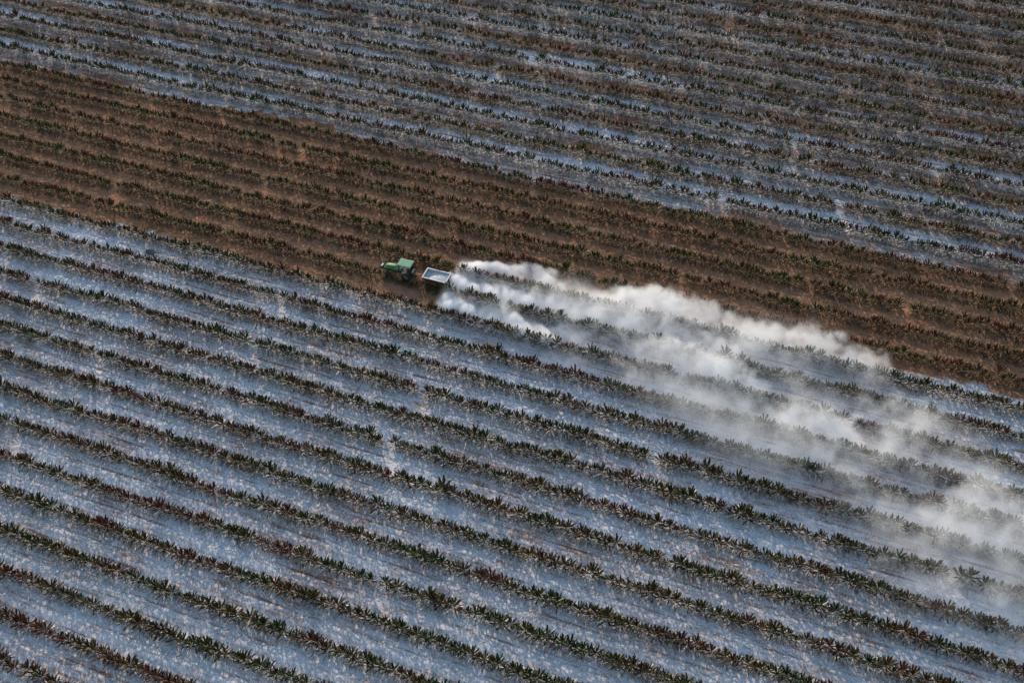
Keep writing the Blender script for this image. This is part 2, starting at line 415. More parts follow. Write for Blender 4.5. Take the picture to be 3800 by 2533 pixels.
# ------------------------------------------------------------------ lime dust behind the trailer
PUFFS = [
    (4.8,2.6,0.6,1.3,0.9,0.9,1.00,0.25), (5.9,3.1,0.6,1.3,0.9,0.9,1.00,0.25), (7.1,3.4,0.6,1.3,0.9,0.9,1.00,0.25), (8.0,3.7,0.6,1.3,0.9,0.9,1.00,0.25),
    (9.3,3.6,0.6,1.3,0.9,0.9,1.00,0.25), (10.9,3.4,0.8,1.7,1.1,1.1,0.95,0.35), (11.9,4.0,0.8,1.7,1.1,1.1,0.95,0.35), (13.0,4.2,0.8,1.7,1.1,1.1,0.95,0.35),
    (14.4,3.5,0.8,1.7,1.1,1.1,0.95,0.35), (16.0,3.4,0.8,1.9,1.1,1.1,0.75,0.50), (17.4,3.2,0.8,1.9,1.1,1.1,0.75,0.50), (18.8,2.8,0.8,1.9,1.1,1.1,0.75,0.50),
    (20.1,2.6,0.8,1.9,1.1,1.1,0.75,0.50), (3.2,0.4,0.6,1.3,0.9,0.9,1.10,0.22), (4.3,0.2,0.6,1.3,0.9,0.9,1.10,0.22), (5.6,-0.2,0.6,1.3,0.9,0.9,1.10,0.22),
    (6.8,-0.3,0.6,1.3,0.9,0.9,1.10,0.22), (8.1,0.0,0.6,1.3,0.9,0.9,1.10,0.22), (9.8,-0.5,0.7,1.6,1.1,1.0,0.95,0.35), (10.9,-0.2,0.7,1.6,1.1,1.0,0.95,0.35),
    (12.0,-0.2,0.7,1.6,1.1,1.0,0.95,0.35), (13.6,-0.5,0.7,1.6,1.1,1.0,0.95,0.35), (15.0,-0.4,0.7,1.6,1.1,1.0,0.95,0.35), (16.6,-0.5,0.7,2.0,1.3,1.0,0.80,0.60),
    (18.3,-0.6,0.7,2.0,1.3,1.0,0.80,0.60), (20.1,-0.6,0.7,2.0,1.3,1.0,0.80,0.60), (21.9,-0.2,0.7,2.0,1.3,1.0,0.80,0.60), (4.7,-2.8,0.6,1.1,0.8,0.9,1.00,0.22),
    (5.4,-3.7,0.6,1.1,0.8,0.9,1.00,0.22), (6.0,-3.1,0.6,1.1,0.8,0.9,1.00,0.22), (7.1,-3.8,0.6,1.1,0.8,0.9,1.00,0.22), (8.0,-4.1,0.6,1.1,0.8,0.9,1.00,0.22),
    (9.3,-4.3,0.6,1.5,0.9,0.9,0.80,0.40), (10.6,-4.3,0.6,1.5,0.9,0.9,0.80,0.40), (11.9,-4.4,0.6,1.5,0.9,0.9,0.80,0.40), (13.0,-4.1,0.6,1.5,0.9,0.9,0.80,0.40),
    (14.0,-4.0,0.9,1.5,1.0,1.1,1.00,0.30), (14.9,-4.1,0.9,1.5,1.0,1.1,1.00,0.30), (16.0,-4.6,0.9,1.5,1.0,1.1,1.00,0.30), (17.1,-5.0,0.9,1.5,1.0,1.1,1.00,0.30),
    (18.1,-4.4,0.6,1.8,1.0,0.8,0.60,0.60), (19.5,-4.3,0.6,1.8,1.0,0.8,0.60,0.60), (24.3,2.9,1.5,2.2,1.6,1.6,1.05,0.45), (25.4,3.5,1.5,2.2,1.6,1.6,1.05,0.45),
    (26.7,3.7,1.5,2.2,1.6,1.6,1.05,0.45), (27.8,4.3,1.5,2.2,1.6,1.6,1.05,0.45), (29.1,4.3,1.5,2.2,1.6,1.6,1.05,0.45), (30.6,3.8,1.5,2.2,1.6,1.6,1.05,0.45),
    (23.7,1.2,1.2,2.6,1.6,1.4,0.85,0.60), (26.6,2.0,1.2,2.6,1.6,1.4,0.85,0.60), (28.9,1.8,1.2,2.6,1.6,1.4,0.85,0.60), (31.0,2.3,1.2,2.6,1.6,1.4,0.85,0.60),
    (32.4,3.2,1.2,2.6,1.6,1.4,0.85,0.60), (33.8,2.7,1.2,2.6,1.6,1.4,0.85,0.60), (23.5,-0.5,1.2,2.6,1.6,1.4,0.80,0.70), (25.9,-0.5,1.2,2.6,1.6,1.4,0.80,0.70),
    (28.1,-0.6,1.2,2.6,1.6,1.4,0.80,0.70), (29.7,-0.1,1.2,2.6,1.6,1.4,0.80,0.70), (26.0,1.2,1.2,2.6,1.6,1.4,0.80,0.70), (21.2,-0.4,0.9,2.4,1.4,1.1,0.60,0.80),
    (23.3,-2.0,0.9,2.4,1.4,1.1,0.60,0.80), (21.3,-7.4,0.9,2.6,1.3,1.0,0.50,0.90), (23.5,-7.4,0.9,2.6,1.3,1.0,0.50,0.90), (25.9,-8.0,0.9,2.6,1.3,1.0,0.50,0.90),
    (27.6,-6.6,0.9,2.6,1.3,1.0,0.50,0.90), (28.6,-3.7,1.2,2.6,1.5,1.4,0.75,0.70), (29.9,-4.0,1.2,2.6,1.5,1.4,0.75,0.70), (31.5,-3.5,1.2,2.6,1.5,1.4,0.75,0.70),
    (34.6,-0.4,1.2,2.4,1.4,1.3,0.85,0.50), (36.1,-0.7,1.2,2.4,1.4,1.3,0.85,0.50), (33.3,-3.7,1.2,2.6,1.5,1.3,0.85,0.60), (35.4,-3.7,1.2,2.6,1.5,1.3,0.85,0.60),
    (37.7,-4.2,1.2,2.6,1.5,1.3,0.85,0.60), (32.9,-5.0,1.2,2.6,1.5,1.3,0.85,0.60), (30.0,-7.3,0.9,3.0,1.5,1.0,0.60,0.90), (32.8,-7.0,0.9,3.0,1.5,1.0,0.60,0.90),
    (35.4,-6.3,0.9,3.0,1.5,1.0,0.60,0.90), (37.7,3.0,1.3,2.2,1.3,1.4,0.85,0.50), (38.8,3.4,1.3,2.2,1.3,1.4,0.85,0.50), (40.2,3.5,1.3,2.2,1.3,1.4,0.85,0.50),
    (41.8,3.6,1.3,2.2,1.3,1.4,0.85,0.50), (44.7,3.7,1.5,2.0,1.4,1.7,0.95,0.50), (45.8,4.5,1.5,2.0,1.4,1.7,0.95,0.50), (47.0,4.1,1.5,2.0,1.4,1.7,0.95,0.50),
    (48.4,3.5,1.5,2.0,1.4,1.7,0.95,0.50), (46.7,6.0,2.2,1.3,0.8,1.2,0.50,0.60), (46.3,5.1,2.2,1.3,0.8,1.2,0.50,0.60), (46.8,2.6,1.1,2.4,1.4,1.2,0.85,0.60),
    (48.6,2.4,1.1,2.4,1.4,1.2,0.85,0.60), (50.4,2.8,1.1,2.4,1.4,1.2,0.85,0.60), (51.9,2.5,1.1,2.4,1.4,1.2,0.85,0.60), (53.1,2.3,1.1,2.4,1.4,1.2,0.85,0.60),
    (41.9,1.2,0.8,2.6,1.3,1.0,0.50,0.90), (44.6,1.3,0.8,2.6,1.3,1.0,0.50,0.90), (46.6,0.3,0.8,2.6,1.3,1.0,0.50,0.90), (38.8,-4.4,1.0,2.4,1.3,1.1,0.90,0.50),
    (40.1,-5.1,1.0,2.4,1.3,1.1,0.90,0.50), (42.0,-5.3,1.0,2.4,1.3,1.1,0.90,0.50), (43.7,-5.9,1.0,2.4,1.3,1.1,0.90,0.50), (45.7,-7.1,1.1,2.6,1.5,1.2,0.80,0.60),
    (47.4,-7.5,1.1,2.6,1.5,1.2,0.80,0.60), (49.1,-7.6,1.1,2.6,1.5,1.2,0.80,0.60), (50.9,-7.9,1.1,2.6,1.5,1.2,0.80,0.60), (49.9,0.9,0.9,2.6,1.4,1.0,0.55,0.90),
    (51.0,-1.2,0.9,2.6,1.4,1.0,0.55,0.90), (51.6,-2.8,0.9,2.6,1.4,1.0,0.55,0.90), (53.9,1.2,0.8,1.5,0.9,0.9,0.50,0.80), (54.3,1.5,0.8,1.5,0.9,0.9,0.50,0.80),
    (57.1,-4.1,1.5,2.6,1.7,1.6,0.60,0.80), (58.1,-4.0,1.5,2.6,1.7,1.6,0.60,0.80), (59.0,-4.2,1.5,2.6,1.7,1.6,0.60,0.80), (56.8,-5.6,1.5,2.6,1.7,1.6,0.60,0.80),
    (54.4,-3.0,1.1,2.8,1.6,1.3,0.55,0.90), (56.3,-6.9,1.1,2.8,1.6,1.3,0.55,0.90), (58.8,-6.4,1.1,2.8,1.6,1.3,0.55,0.90), (60.2,-4.8,1.1,2.8,1.6,1.3,0.55,0.90),
    (40.7,-7.7,0.9,2.6,1.4,1.0,0.65,0.80), (43.0,-7.9,0.9,2.6,1.4,1.0,0.65,0.80), (45.0,-8.3,0.9,2.6,1.4,1.0,0.65,0.80), (44.7,-12.6,0.9,2.8,1.4,1.0,0.40,1.00),
    (46.8,-12.4,0.9,2.8,1.4,1.0,0.40,1.00), (48.1,-11.4,0.9,2.8,1.4,1.0,0.40,1.00), (50.0,-11.0,1.2,3.2,1.8,1.4,0.60,1.00), (52.2,-11.8,1.2,3.2,1.8,1.4,0.60,1.00),
    (54.3,-12.2,1.2,3.2,1.8,1.4,0.60,1.00), (56.1,-10.8,1.2,3.2,1.8,1.4,0.60,1.00), (53.1,-13.5,1.2,3.2,1.8,1.4,0.60,1.00), (58.0,-9.4,1.2,3.2,1.8,1.4,0.40,1.00),
    (60.1,-10.1,1.2,3.2,1.8,1.4,0.40,1.00), (61.9,-8.0,1.2,3.2,1.8,1.4,0.40,1.00), (64.0,-9.7,1.2,3.2,1.8,1.4,0.40,1.00), (64.1,-14.7,1.7,3.4,2.1,1.8,0.66,0.72),
    (65.6,-13.6,1.7,3.4,2.1,1.8,0.66,0.72), (67.2,-14.1,1.7,3.4,2.1,1.8,0.66,0.72), (68.8,-13.9,1.7,3.4,2.1,1.8,0.66,0.72), (62.8,-17.2,1.6,3.4,2.1,1.7,0.66,0.72),
    (64.3,-16.8,1.6,3.4,2.1,1.7,0.66,0.72), (66.3,-16.0,1.6,3.4,2.1,1.7,0.66,0.72), (68.4,-15.7,1.6,3.4,2.1,1.7,0.66,0.72), (66.0,-18.0,1.4,3.0,1.8,1.5,0.60,1.00),
    (68.6,-17.5,1.4,3.0,1.8,1.5,0.60,1.00), (64.0,-18.3,1.4,3.0,1.8,1.5,0.60,1.00), (58.6,-16.8,1.2,3.0,1.7,1.3,0.45,1.00), (60.5,-14.6,1.2,3.0,1.7,1.3,0.45,1.00),
    (56.3,-16.1,1.2,3.0,1.7,1.3,0.45,1.00), (59.8,-18.1,1.2,3.0,1.7,1.3,0.45,1.00), (65.2,-20.8,1.3,3.0,1.8,1.5,0.60,1.00), (66.8,-21.1,1.3,3.0,1.8,1.5,0.60,1.00),
    (68.2,-19.7,1.3,3.0,1.8,1.5,0.60,1.00), (63.7,-21.0,1.3,3.0,1.8,1.5,0.60,1.00), (64.5,-23.5,1.2,3.4,2.0,1.4,0.35,1.00), (67.4,-23.1,1.2,3.4,2.0,1.4,0.35,1.00),
    (69.3,-21.4,1.2,3.4,2.0,1.4,0.35,1.00), (61.4,-22.8,1.2,3.4,2.0,1.4,0.35,1.00), (69.5,-24.7,1.2,3.4,2.0,1.4,0.35,1.00), (71.9,-13.3,1.6,3.6,2.2,1.8,0.70,1.00),
    (74.9,-13.6,1.6,3.6,2.2,1.8,0.70,1.00), (73.0,-17.5,1.6,3.6,2.2,1.8,0.70,1.00), (76.0,-17.7,1.6,3.6,2.2,1.8,0.70,1.00),
]
def build_dust():
    lo = np.array([2.6, -33.5, -0.1]); hi = np.array([75.0, 6.5, 5.6]); cell = 0.14
    n = np.round((hi - lo) / cell).astype(int) + 1
    ax = [np.linspace(lo[i], hi[i], n[i], dtype=np.float32) for i in range(3)]
    X, Y, Z = np.meshgrid(*ax, indexing='ij')
    L_ = hi - lo
    def fb(base, seed, octs, g=.55):
        s = 0; a = 1; t = 0
        for q in range(octs):
            c = np.maximum(1, (L_ / (base / 2 ** q)).astype(int)); s = s + a * lattice_noise(n, c, seed + q); t += a; a *= g
        return s / t
    wx, wy, wz = fb(2.6, 50, 2), fb(2.6, 60, 2), fb(2.6, 70, 2)
    fine = fb(1.5, 80, 5, .78); fine = fine * .75 + (.45 - 1.5 * np.abs(fb(1.3, 120, 3, .6))) * .55
    big = fb(6.0, 90, 3)
    B = np.full(X.shape, -1.0, np.float32); S = np.full(X.shape, .6, np.float32); T = np.zeros(X.shape, np.float32)
    r_ = random.Random(3); puffs = [(4.1, -.45, .65, 1.0, .8, .6, 1.05, .26), (4.6, .7, .55, 1.0, .8, .6, 1.0, .26), (4.4, -1.9, .5, .9, .8, .55, 1.0, .26)]
    for (x, y, z, rx, ry, rz, amp, soft) in PUFFS:
        if soft >= .6: z, rz, ry = z + .35, rz * 1.3, ry * 1.12
        puffs.append((x, y, z, rx, ry, rz, amp, soft))
        for q in range(0 if soft < .3 else 3):
            f = r_.uniform(.38, .7); puffs.append((x + rx * r_.uniform(-1.3, 1.3), y + ry * r_.uniform(-1, 1), max(.25, z + rz * r_.uniform(-.5, .7)), rx * f, ry * f, rz * f, amp * r_.uniform(.7, 1.05), soft * r_.uniform(.85, 1.3)))
    for (x, y, z, rx, ry, rz, amp, soft) in puffs:
        m = 1.9
        i0, i1 = np.searchsorted(ax[0], [x - m * rx, x + m * rx]); j0, j1 = np.searchsorted(ax[1], [y - m * ry, y + m * ry])
        if i1 <= i0 or j1 <= j0: continue
        s = np.s_[i0:i1, j0:j1, :]
        w = .50; ry = ry * 1.18
        dx = (X[s] - x) / rx + w * wx[s]; dy = (Y[s] - y) / ry + w * wy[s]; dz = (Z[s] - z) / rz + w * wz[s] * .7
        b = amp * (1 - (dx * dx + dy * dy + dz * dz))
        up = b > B[s]
        B[s] = np.where(up, b, B[s]); S[s] = np.where(up, soft, S[s]); T[s] = np.where(up, amp, T[s])
    d = (B + .05 + np.where(S < .3, .95, 1.45 + .3 * S) * fine + .25 * big) / (0.25 + 1.0 * S)
    dens = np.clip(d, 0, 1) ** 1.25 * T
    k = 15.5 - Y / SP
    dens *= np.where(S < .3, 2.0, np.where(S < .38, 1.1, np.where(S < .48, .62, np.where(S < .65, .46, np.where(S < .85, .38, .30)))))
    # thin veil of dust hanging over the freshly limed lanes
    k = 15.5 - Y / SP
    # the torn sheet of dust that fills the lanes and widens downwind
    k_up = np.interp(X, [3, 20, 45, 52, 57, 62, 68, 75], [14.6, 14.42, 14.2, 14.7, 15.9, 16.6, 17.7, 18.5]).astype(np.float32) + .25 * big
    k_lo = np.interp(X, [3, 8, 18, 21, 30, 38, 50, 61, 70], [16.8, 16.9, 17.0, 17.5, 18.5, 19.2, 20.5, 22.2, 23.2]).astype(np.float32)
    top = np.interp(X, [3, 10, 20, 40, 75], [.55, .85, 1.7, 2.7, 3.0]).astype(np.float32)
    body = sm(k, k_up, k_up + .3 + .008 * X) * (1 - sm(k, k_lo - .3 - .025 * X, k_lo + .25 + .4 * big)) * np.exp(-(np.maximum(Z - .15, 0) / top) ** 1.5)
    torn = np.clip(np.interp(X, [3, 9], [.55, .22]).astype(np.float32) + 1.8 * fb(5.5, 140, 3, .6) + 1.5 * fine, 0, 2.2)
    dens = dens + body * torn * sm(X, 3.2, 3.9) * np.interp(X, [3, 12, 25, 50, 75], [2.6, 1.15, .46, .30, .27])
    edge = sm(X, 2.9, 3.5) * (1 - sm(X, 71, 74.8)) * (1 - sm(Z, 4.6, 5.5)) * sm(Y, -33.3, -31.5) * (1 - sm(Y, 5, 6.4))
    dens = dens * edge
    dens[0] = dens[-1] = 0; dens[:, 0] = dens[:, -1] = 0; dens[:, :, -1] = 0
    me = np_mesh('dust_cloud', np.zeros((dens.size, 3), np.float32), [], [])
    fattr(me, 'dens', dens.ravel())
    v = NT('lime_dust')
    pv = v.n('ShaderNodeVolumePrincipled')
    pv.inputs['Color'].default_value = (0.972, 0.984, 0.995, 1); pv.inputs['Density'].default_value = 1.0
    pv.inputs['Anisotropy'].default_value = 0.25
    v.link(pv.outputs[0], v.out.inputs['Volume'])
    o = link('dust_cloud', me, v.m)
    ng = bpy.data.node_groups.new('dust_cloud', 'GeometryNodeTree')
    ng.interface.new_socket('Geometry', in_out='INPUT', socket_type='NodeSocketGeometry')
    ng.interface.new_socket('Geometry', in_out='OUTPUT', socket_type='NodeSocketGeometry')
    nn = ng.nodes.new; lk = ng.links.new
    gi = nn('NodeGroupInput'); go = nn('NodeGroupOutput'); vc = nn('GeometryNodeVolumeCube')
    vc.inputs['Min'].default_value = tuple(map(float, lo)); vc.inputs['Max'].default_value = tuple(map(float, hi))
    for q, nm in enumerate('XYZ'): vc.inputs['Resolution ' + nm].default_value = int(n[q])
    ps = nn('GeometryNodeInputPosition'); sx = nn('ShaderNodeSeparateXYZ'); lk(ps.outputs[0], sx.inputs[0])
    def mth(op, a, b, c=None):
        m = nn('ShaderNodeMath'); m.operation = op
        for s, v_ in zip(m.inputs, (a, b, c)):
            if v_ is None: continue
            if isinstance(v_, bpy.types.NodeSocket): lk(v_, s)
            else: s.default_value = float(v_)
        return m.outputs[0]
    ii = [mth('FLOOR', mth('MULTIPLY_ADD', sx.outputs[q], (n[q] - 1) / (hi[q] - lo[q]), .5 - lo[q] * (n[q] - 1) / (hi[q] - lo[q])), 0) for q in range(3)]
    def imath(op, a, b):
        m = nn('FunctionNodeIntegerMath'); m.operation = op
        for s, v_ in zip(m.inputs, (a, b)):
            if isinstance(v_, bpy.types.NodeSocket): lk(v_, s)
            else: s.default_value = int(v_)
        return m.outputs[0]
    fi = imath('ADD', imath('MULTIPLY', imath('ADD', imath('MULTIPLY', ii[0], n[1]), ii[1]), n[2]), ii[2])
    na = nn('GeometryNodeInputNamedAttribute'); na.data_type = 'FLOAT'; na.inputs[0].default_value = 'dens'
    si = nn('GeometryNodeSampleIndex'); si.data_type = 'FLOAT'; si.domain = 'POINT'; si.clamp = True
    lk(gi.outputs[0], si.inputs[0])
    lk([s for s in na.outputs if s.enabled][0], [s for s in si.inputs if s.name == 'Value' and s.enabled][0])
    lk(fi, si.inputs['Index'])
    lk(si.outputs[0], vc.inputs['Density'])
    st = nn('GeometryNodeSetMaterial'); st.inputs['Material'].default_value = v.m
    lk(vc.outputs[0], st.inputs[0]); lk(st.outputs[0], go.inputs[0])
    md = o.modifiers.new('volume', 'NODES'); md.node_group = ng
    tag(o, 'white billowing cloud of lime dust trailing behind the spreader trailer', 'dust cloud', kind='stuff')
    print('dust voxels', dens.size, dens.max(), dens.mean())
build_dust()
# ------------------------------------------------------------------ mesh helpers for the machines
def paint(name, c, rough=.45, metal=0.0, dirt=(0.30, 0.24, 0.18), amount=.35, spec=.4):
    t = NT(name); o = t.obj()
    d = t.math('MULTIPLY', t.sstep(t.noise(o, 3.0, 5, .65), .42, .72), amount)
    c2 = t.mix(d, t.mix(t.math('MULTIPLY', t.noise(o, 9.0, 3), .25), c, tuple(x * .7 for x in c)), dirt)
    t.bsdf(c2, t.math('ADD', rough, t.math('MULTIPLY', d, .6)), metal, spec)
    return t.m
M_green = paint('green_paint', (0.018, 0.135, 0.036), .5, amount=.30, spec=.25)
M_roof = paint('roof_paint', (0.055, 0.30, 0.15), .5, amount=.28, dirt=(.45, .45, .42))
M_yellow = paint('yellow_paint', (0.55, 0.42, 0.04), .45, amount=.3)
M_dark = paint('dark_metal', (0.030, 0.030, 0.030), .55, .2, amount=.5)
M_tyre = paint('tyre_rubber', (0.030, 0.028, 0.026), .85, amount=.85, dirt=(.20, .165, .13), spec=.2)
M_grey = paint('grey_metal', (0.36, 0.37, 0.38), .4, .5)
M_white = paint('white_paint', (0.60, 0.60, 0.61), .5, amount=.25)
M_maroon = paint('maroon_paint', (0.17, 0.030, 0.045), .5, amount=.35)
M_wood = paint('orange_brown_beam', (0.42, 0.19, 0.09), .8, amount=.35)
M_seat = paint('black_vinyl', (0.025, 0.025, 0.027), .6)
M_lamp = paint('lamp_glass', (0.75, 0.76, 0.74), .15, amount=.1)
M_inner = paint('dusty_inner_wall', (0.42, 0.41, 0.39), .8)
M_sack = paint('dusty_box', (0.05, 0.045, 0.035), .8)
M_rim = paint('dusty_wheel_rim', (0.22, 0.17, 0.06), .6, amount=.9)
M_limepow = None
lp = NT('lime_powder'); o_ = lp.obj()
lpn = lp.noise(o_, 6.0, 5, .65); lpr = lp.noise(o_, 3.0, 4, .6, stretch=(.5, 3.0, 1))
lp.bsdf(lp.ramp(lp.math('ADD', lp.math('MULTIPLY', lpn, .5), lp.math('MULTIPLY', lpr, .5)), [(.3, (.44, .43, .41)), (.5, (.56, .55, .53)), (.7, (.68, .67, .65))]), .95, spec=.1, bump=lpn, bstr=.7, bdist=.06)
M_limepow = lp.m
M_skin = paint('skin', (0.33, 0.19, 0.13), .6, amount=.05)
M_shirt = paint('blue_shirt', (0.035, 0.09, 0.30), .85, amount=.12)
M_trouser = paint('pale_trousers', (0.30, 0.29, 0.27), .9, amount=.2)
M_hat = paint('straw_hat', (0.45, 0.36, 0.16), .9, amount=.15)

def bm_box(bm, c, s, rot=None, bev=0.0, taper=None):
    r = bmesh.ops.create_cube(bm, size=1.0); vs = r['verts']
    for v in vs:
        x, y, z = v.co.x * s[0], v.co.y * s[1], v.co.z * s[2]
        if taper: x, y = x * (taper[0] if v.co.z > 0 else 1), y * (taper[1] if v.co.z > 0 else 1)
        v.co = Vector((x, y, z))
    if bev:
        es = list({e for v in vs for e in v.link_edges})
        r2 = bmesh.ops.bevel(bm, geom=es, offset=bev, segments=2, affect='EDGES', profile=.7)
        vs = [v for v in bm.verts if v.is_valid and v not in bm_box.seen]
    M = Matrix.Translation(c) @ (rot.to_4x4() if rot is not None else Matrix())
    for v in vs: v.co = M @ v.co
    bm_box.seen |= set(bm.verts)
    return vs
bm_box.seen = set()
def bm_tube(bm, pts, rad, n=8, cap=True):
    pts = [Vector(p) for p in pts]; rings = []
    for i, p in enumerate(pts):
        d = (pts[min(i + 1, len(pts) - 1)] - pts[max(i - 1, 0)]).normalized()
        a = d.cross(Vector((0, 0, 1)));
        if a.length < .05: a = d.cross(Vector((0, 1, 0)))
        a.normalize(); b = a.cross(d)
        rr = rad[i] if isinstance(rad, (list, tuple)) else rad
        rings.append([bm.verts.new(p + a * math.cos(2 * math.pi * q / n) * rr + b * math.sin(2 * math.pi * q / n) * rr) for q in range(n)])
    for i in range(len(rings) - 1):
        for q in range(n): bm.faces.new((rings[i][q], rings[i][(q + 1) % n], rings[i + 1][(q + 1) % n], rings[i + 1][q]))
    if cap: bm.faces.new(rings[0][::-1]); bm.faces.new(rings[-1])
def bm_lathe(bm, prof, n=28, axis='Y', centre=(0, 0, 0), lug=None):
    """prof: (offset along the axis, radius) pairs, closed loop"""
    c = Vector(centre); rings = []
    for q in range(n):
        a = 2 * math.pi * q / n; ring = []
        for j, (h, r_) in enumerate(prof):
            rr = r_ * (1 - lug[1] * (q % 2)) if lug and j in lug[0] else r_
            ring.append(bm.verts.new(c + Vector((rr * math.cos(a), h, rr * math.sin(a)))))
        rings.append(ring)
    m = len(prof)
    for q in range(n):
        A, B = rings[q], rings[(q + 1) % n]
        for j in range(m): bm.faces.new((A[j], A[(j + 1) % m], B[(j + 1) % m], B[j]))
def done(name, bm, mat, parent=None, smooth=False):
    bm_box.seen = set()
    bmesh.ops.recalc_face_normals(bm, faces=bm.faces)
    me = bpy.data.meshes.new(name); bm.to_mesh(me); bm.free()
    if smooth:
        for p in me.polygons: p.use_smooth = True
    return link(name, me, mat, parent)
def empty(name, loc, label, cat, rz=0.0):
    o = bpy.data.objects.new(name, None); COL.objects.link(o); o.location = loc; o.rotation_euler = (0, 0, rz)
    return tag(o, label, cat)
def B(): return bmesh.new()

# ------------------------------------------------------------------ tractor (its own +x is forward)
TX, TY = -1.80, -0.46
TZ = float(ground_z(np.array([TX]), np.array([TY]))[0])
tr_ = empty('tractor', (TX, TY, TZ), 'green tractor with flat green canopy roof driving along between two crop rows', 'tractor', math.pi)
# bonnet: a lofted nose, lower in front
bm = B(); secs = []
for x, w, z0, z1 in ((1.12, .40, .78, 1.46), (1.6, .41, .76, 1.48), (2.2, .39, .76, 1.44), (2.7, .36, .78, 1.36), (2.98, .31, .82, 1.24), (3.06, .24, .88, 1.12)):
    prof = [(-w, z0), (-w, z1 - .20), (-w * .86, z1 - .06), (-w * .45, z1), (w * .45, z1), (w * .86, z1 - .06), (w, z1 - .20), (w, z0)]
    secs.append([bm.verts.new((x, a, b)) for a, b in prof])
for i in range(len(secs) - 1):
    for j in range(7): bm.faces.new((secs[i][j], secs[i][j + 1], secs[i + 1][j + 1], secs[i + 1][j]))
    bm.faces.new((secs[i][7], secs[i][0], secs[i + 1][0], secs[i + 1][7]))
bm.faces.new(secs[0]); bm.faces.new(secs[-1][::-1])
hood = done('bonnet', bm, M_green, tr_, True)
for s in (-1, 1):
    bm = B(); bm_box(bm, Vector((1.95, s * .413, 1.23)), (1.45, .012, .05)); done('side_stripe', bm, M_yellow, hood)
    bm = B(); bm_box(bm, Vector((2.80, s * .362, 1.06)), (.30, .03, .20), bev=.01); done('side_grille', bm, M_grey, hood)
    bm = B(); bm_box(bm, Vector((3.06, s * .15, 1.02)), (.05, .13, .09), bev=.01); done('headlight', bm, M_lamp, hood)
bm = B(); bm_box(bm, Vector((1.10, 0, 1.12)), (.05, .86, .70), bev=.015); done('cowl', bm, M_dark, tr_)
# front weights on their carrier
bm = B(); bm_box(bm, Vector((3.20, 0, .72)), (.55, .50, .26), bev=.03); w_ = done('front_carrier', bm, M_green, tr_)
bm = B()
for q in range(5): bm_box(bm, Vector((3.52, -.22 + q * .11, .80)), (.24, .095, .40), bev=.025)
done('front_weight', bm, M_green, w_)
bm = B(); bm_box(bm, Vector((3.46, 0, 1.035)), (.20, .46, .06), bev=.02); done('weight_cap', bm, M_white, w_)
bm = B(); bm_box(bm, Vector((1.5, 0, .66)), (3.2, .36, .30), bev=.03); bm_box(bm, Vector((0, 0, .70)), (.55, .62, .50), bev=.05)
bm_tube(bm, [(0, -.78, .65), (0, .78, .65)], .09); bm_tube(bm, [(2.55, -.66, .42), (2.55, .66, .42)], .07)
done('chassis', bm, M_dark, tr_)
def wheel(name, x, y, rad, wid, parent, rimmat):
    s = 1 if y > 0 else -1; r0 = rad * .47
    bm = B(); bm_lathe(bm, [(-wid * .28, r0 * .98), (-wid * .3, r0 * .3), (-wid * .3, .02), (wid * .3, .02), (wid * .3, r0 * .3), (wid * .28, r0 * .98)], 24, centre=(x, y, rad))
    wh = done(name, bm, rimmat, parent)
    bm = B(); h = wid / 2
    bm_lathe(bm, [(-h * .8, r0), (-h, rad * .74), (-h * .98, rad * .90), (-h * .72, rad), (0, rad * 1.015), (h * .72, rad), (h * .98, rad * .90), (h, rad * .74), (h * .8, r0)], 48, centre=(x, y, rad), lug=((2, 3, 4, 5, 6), .045))
    done('tyre', bm, M_tyre, wh)
for s in (-1, 1):
    wheel('rear_wheel', 0, s * .70, .66, .40, tr_, M_rim)
    wheel('front_wheel', 2.55, s * .66, .43, .30, tr_, M_rim)
    # mudguard hugging the rear wheel
    bm = B(); arc = []
    for q in range(9):
        a = R(15 + q * 19.0); arc.append([bm.verts.new((.76 * math.cos(a), s * yy, .68 + .76 * math.sin(a))) for yy in (.44, .93)])
    for q in range(8): bm.faces.new((arc[q][0], arc[q][1], arc[q + 1][1], arc[q + 1][0]))
    bmesh.ops.solidify(bm, geom=bm.faces[:], thickness=.03)
    done('mudguard', bm, M_dark, tr_)
bm = B(); bm_box(bm, Vector((.45, 0, .84)), (1.35, .86, .06), bev=.01); done('platform', bm, M_dark, tr_)
bm = B(); bm_box(bm, Vector((.95, 0, 1.10)), (.22, .56, .50), bev=.04); done('dashboard', bm, M_grey, tr_)
bm = B(); bm_tube(bm, [(.80, 0, 1.22), (.68, 0, 1.36)], .02)
sw = done('steering_column', bm, M_dark, tr_)
bm = B(); c = Vector((.66, 0, 1.385)); pts = []
for q in range(17):
    a = 2 * math.pi * q / 16; pts.append(c + Vector((-.10 * math.sin(a) * .9, .19 * math.cos(a), .16 * math.sin(a))))
bm_tube(bm, pts, .017, 6, cap=False); done('steering_wheel', bm, M_dark, sw)
bm = B(); bm_box(bm, Vector((.0, 0, 1.02)), (.46, .48, .12), bev=.04); st_ = done('seat', bm, M_seat, tr_)
bm = B(); bm_box(bm, Vector((-.25, 0, 1.30)), (.10, .46, .48), bev=.04); done('backrest', bm, M_seat, st_)
for (x, y) in ((1.02, .50), (1.02, -.50), (-.46, .50), (-.46, -.50)):
    bm = B(); bm_tube(bm, [(x, y, .86), (x * .97, y * .98, 2.24)], .032, 6); done('canopy_post', bm, M_dark, tr_)
bm = B(); bm_box(bm, Vector((.20, 0, 2.29)), (1.74, 1.20, .08), bev=.03)
rf = done('roof', bm, M_roof, tr_)
for q in range(6):
    bm = B(); bm_box(bm, Vector((.20, -.45 + q * .18, 2.338)), (1.66, .055, .022), bev=.006); done('roof_rib', bm, M_roof, rf)
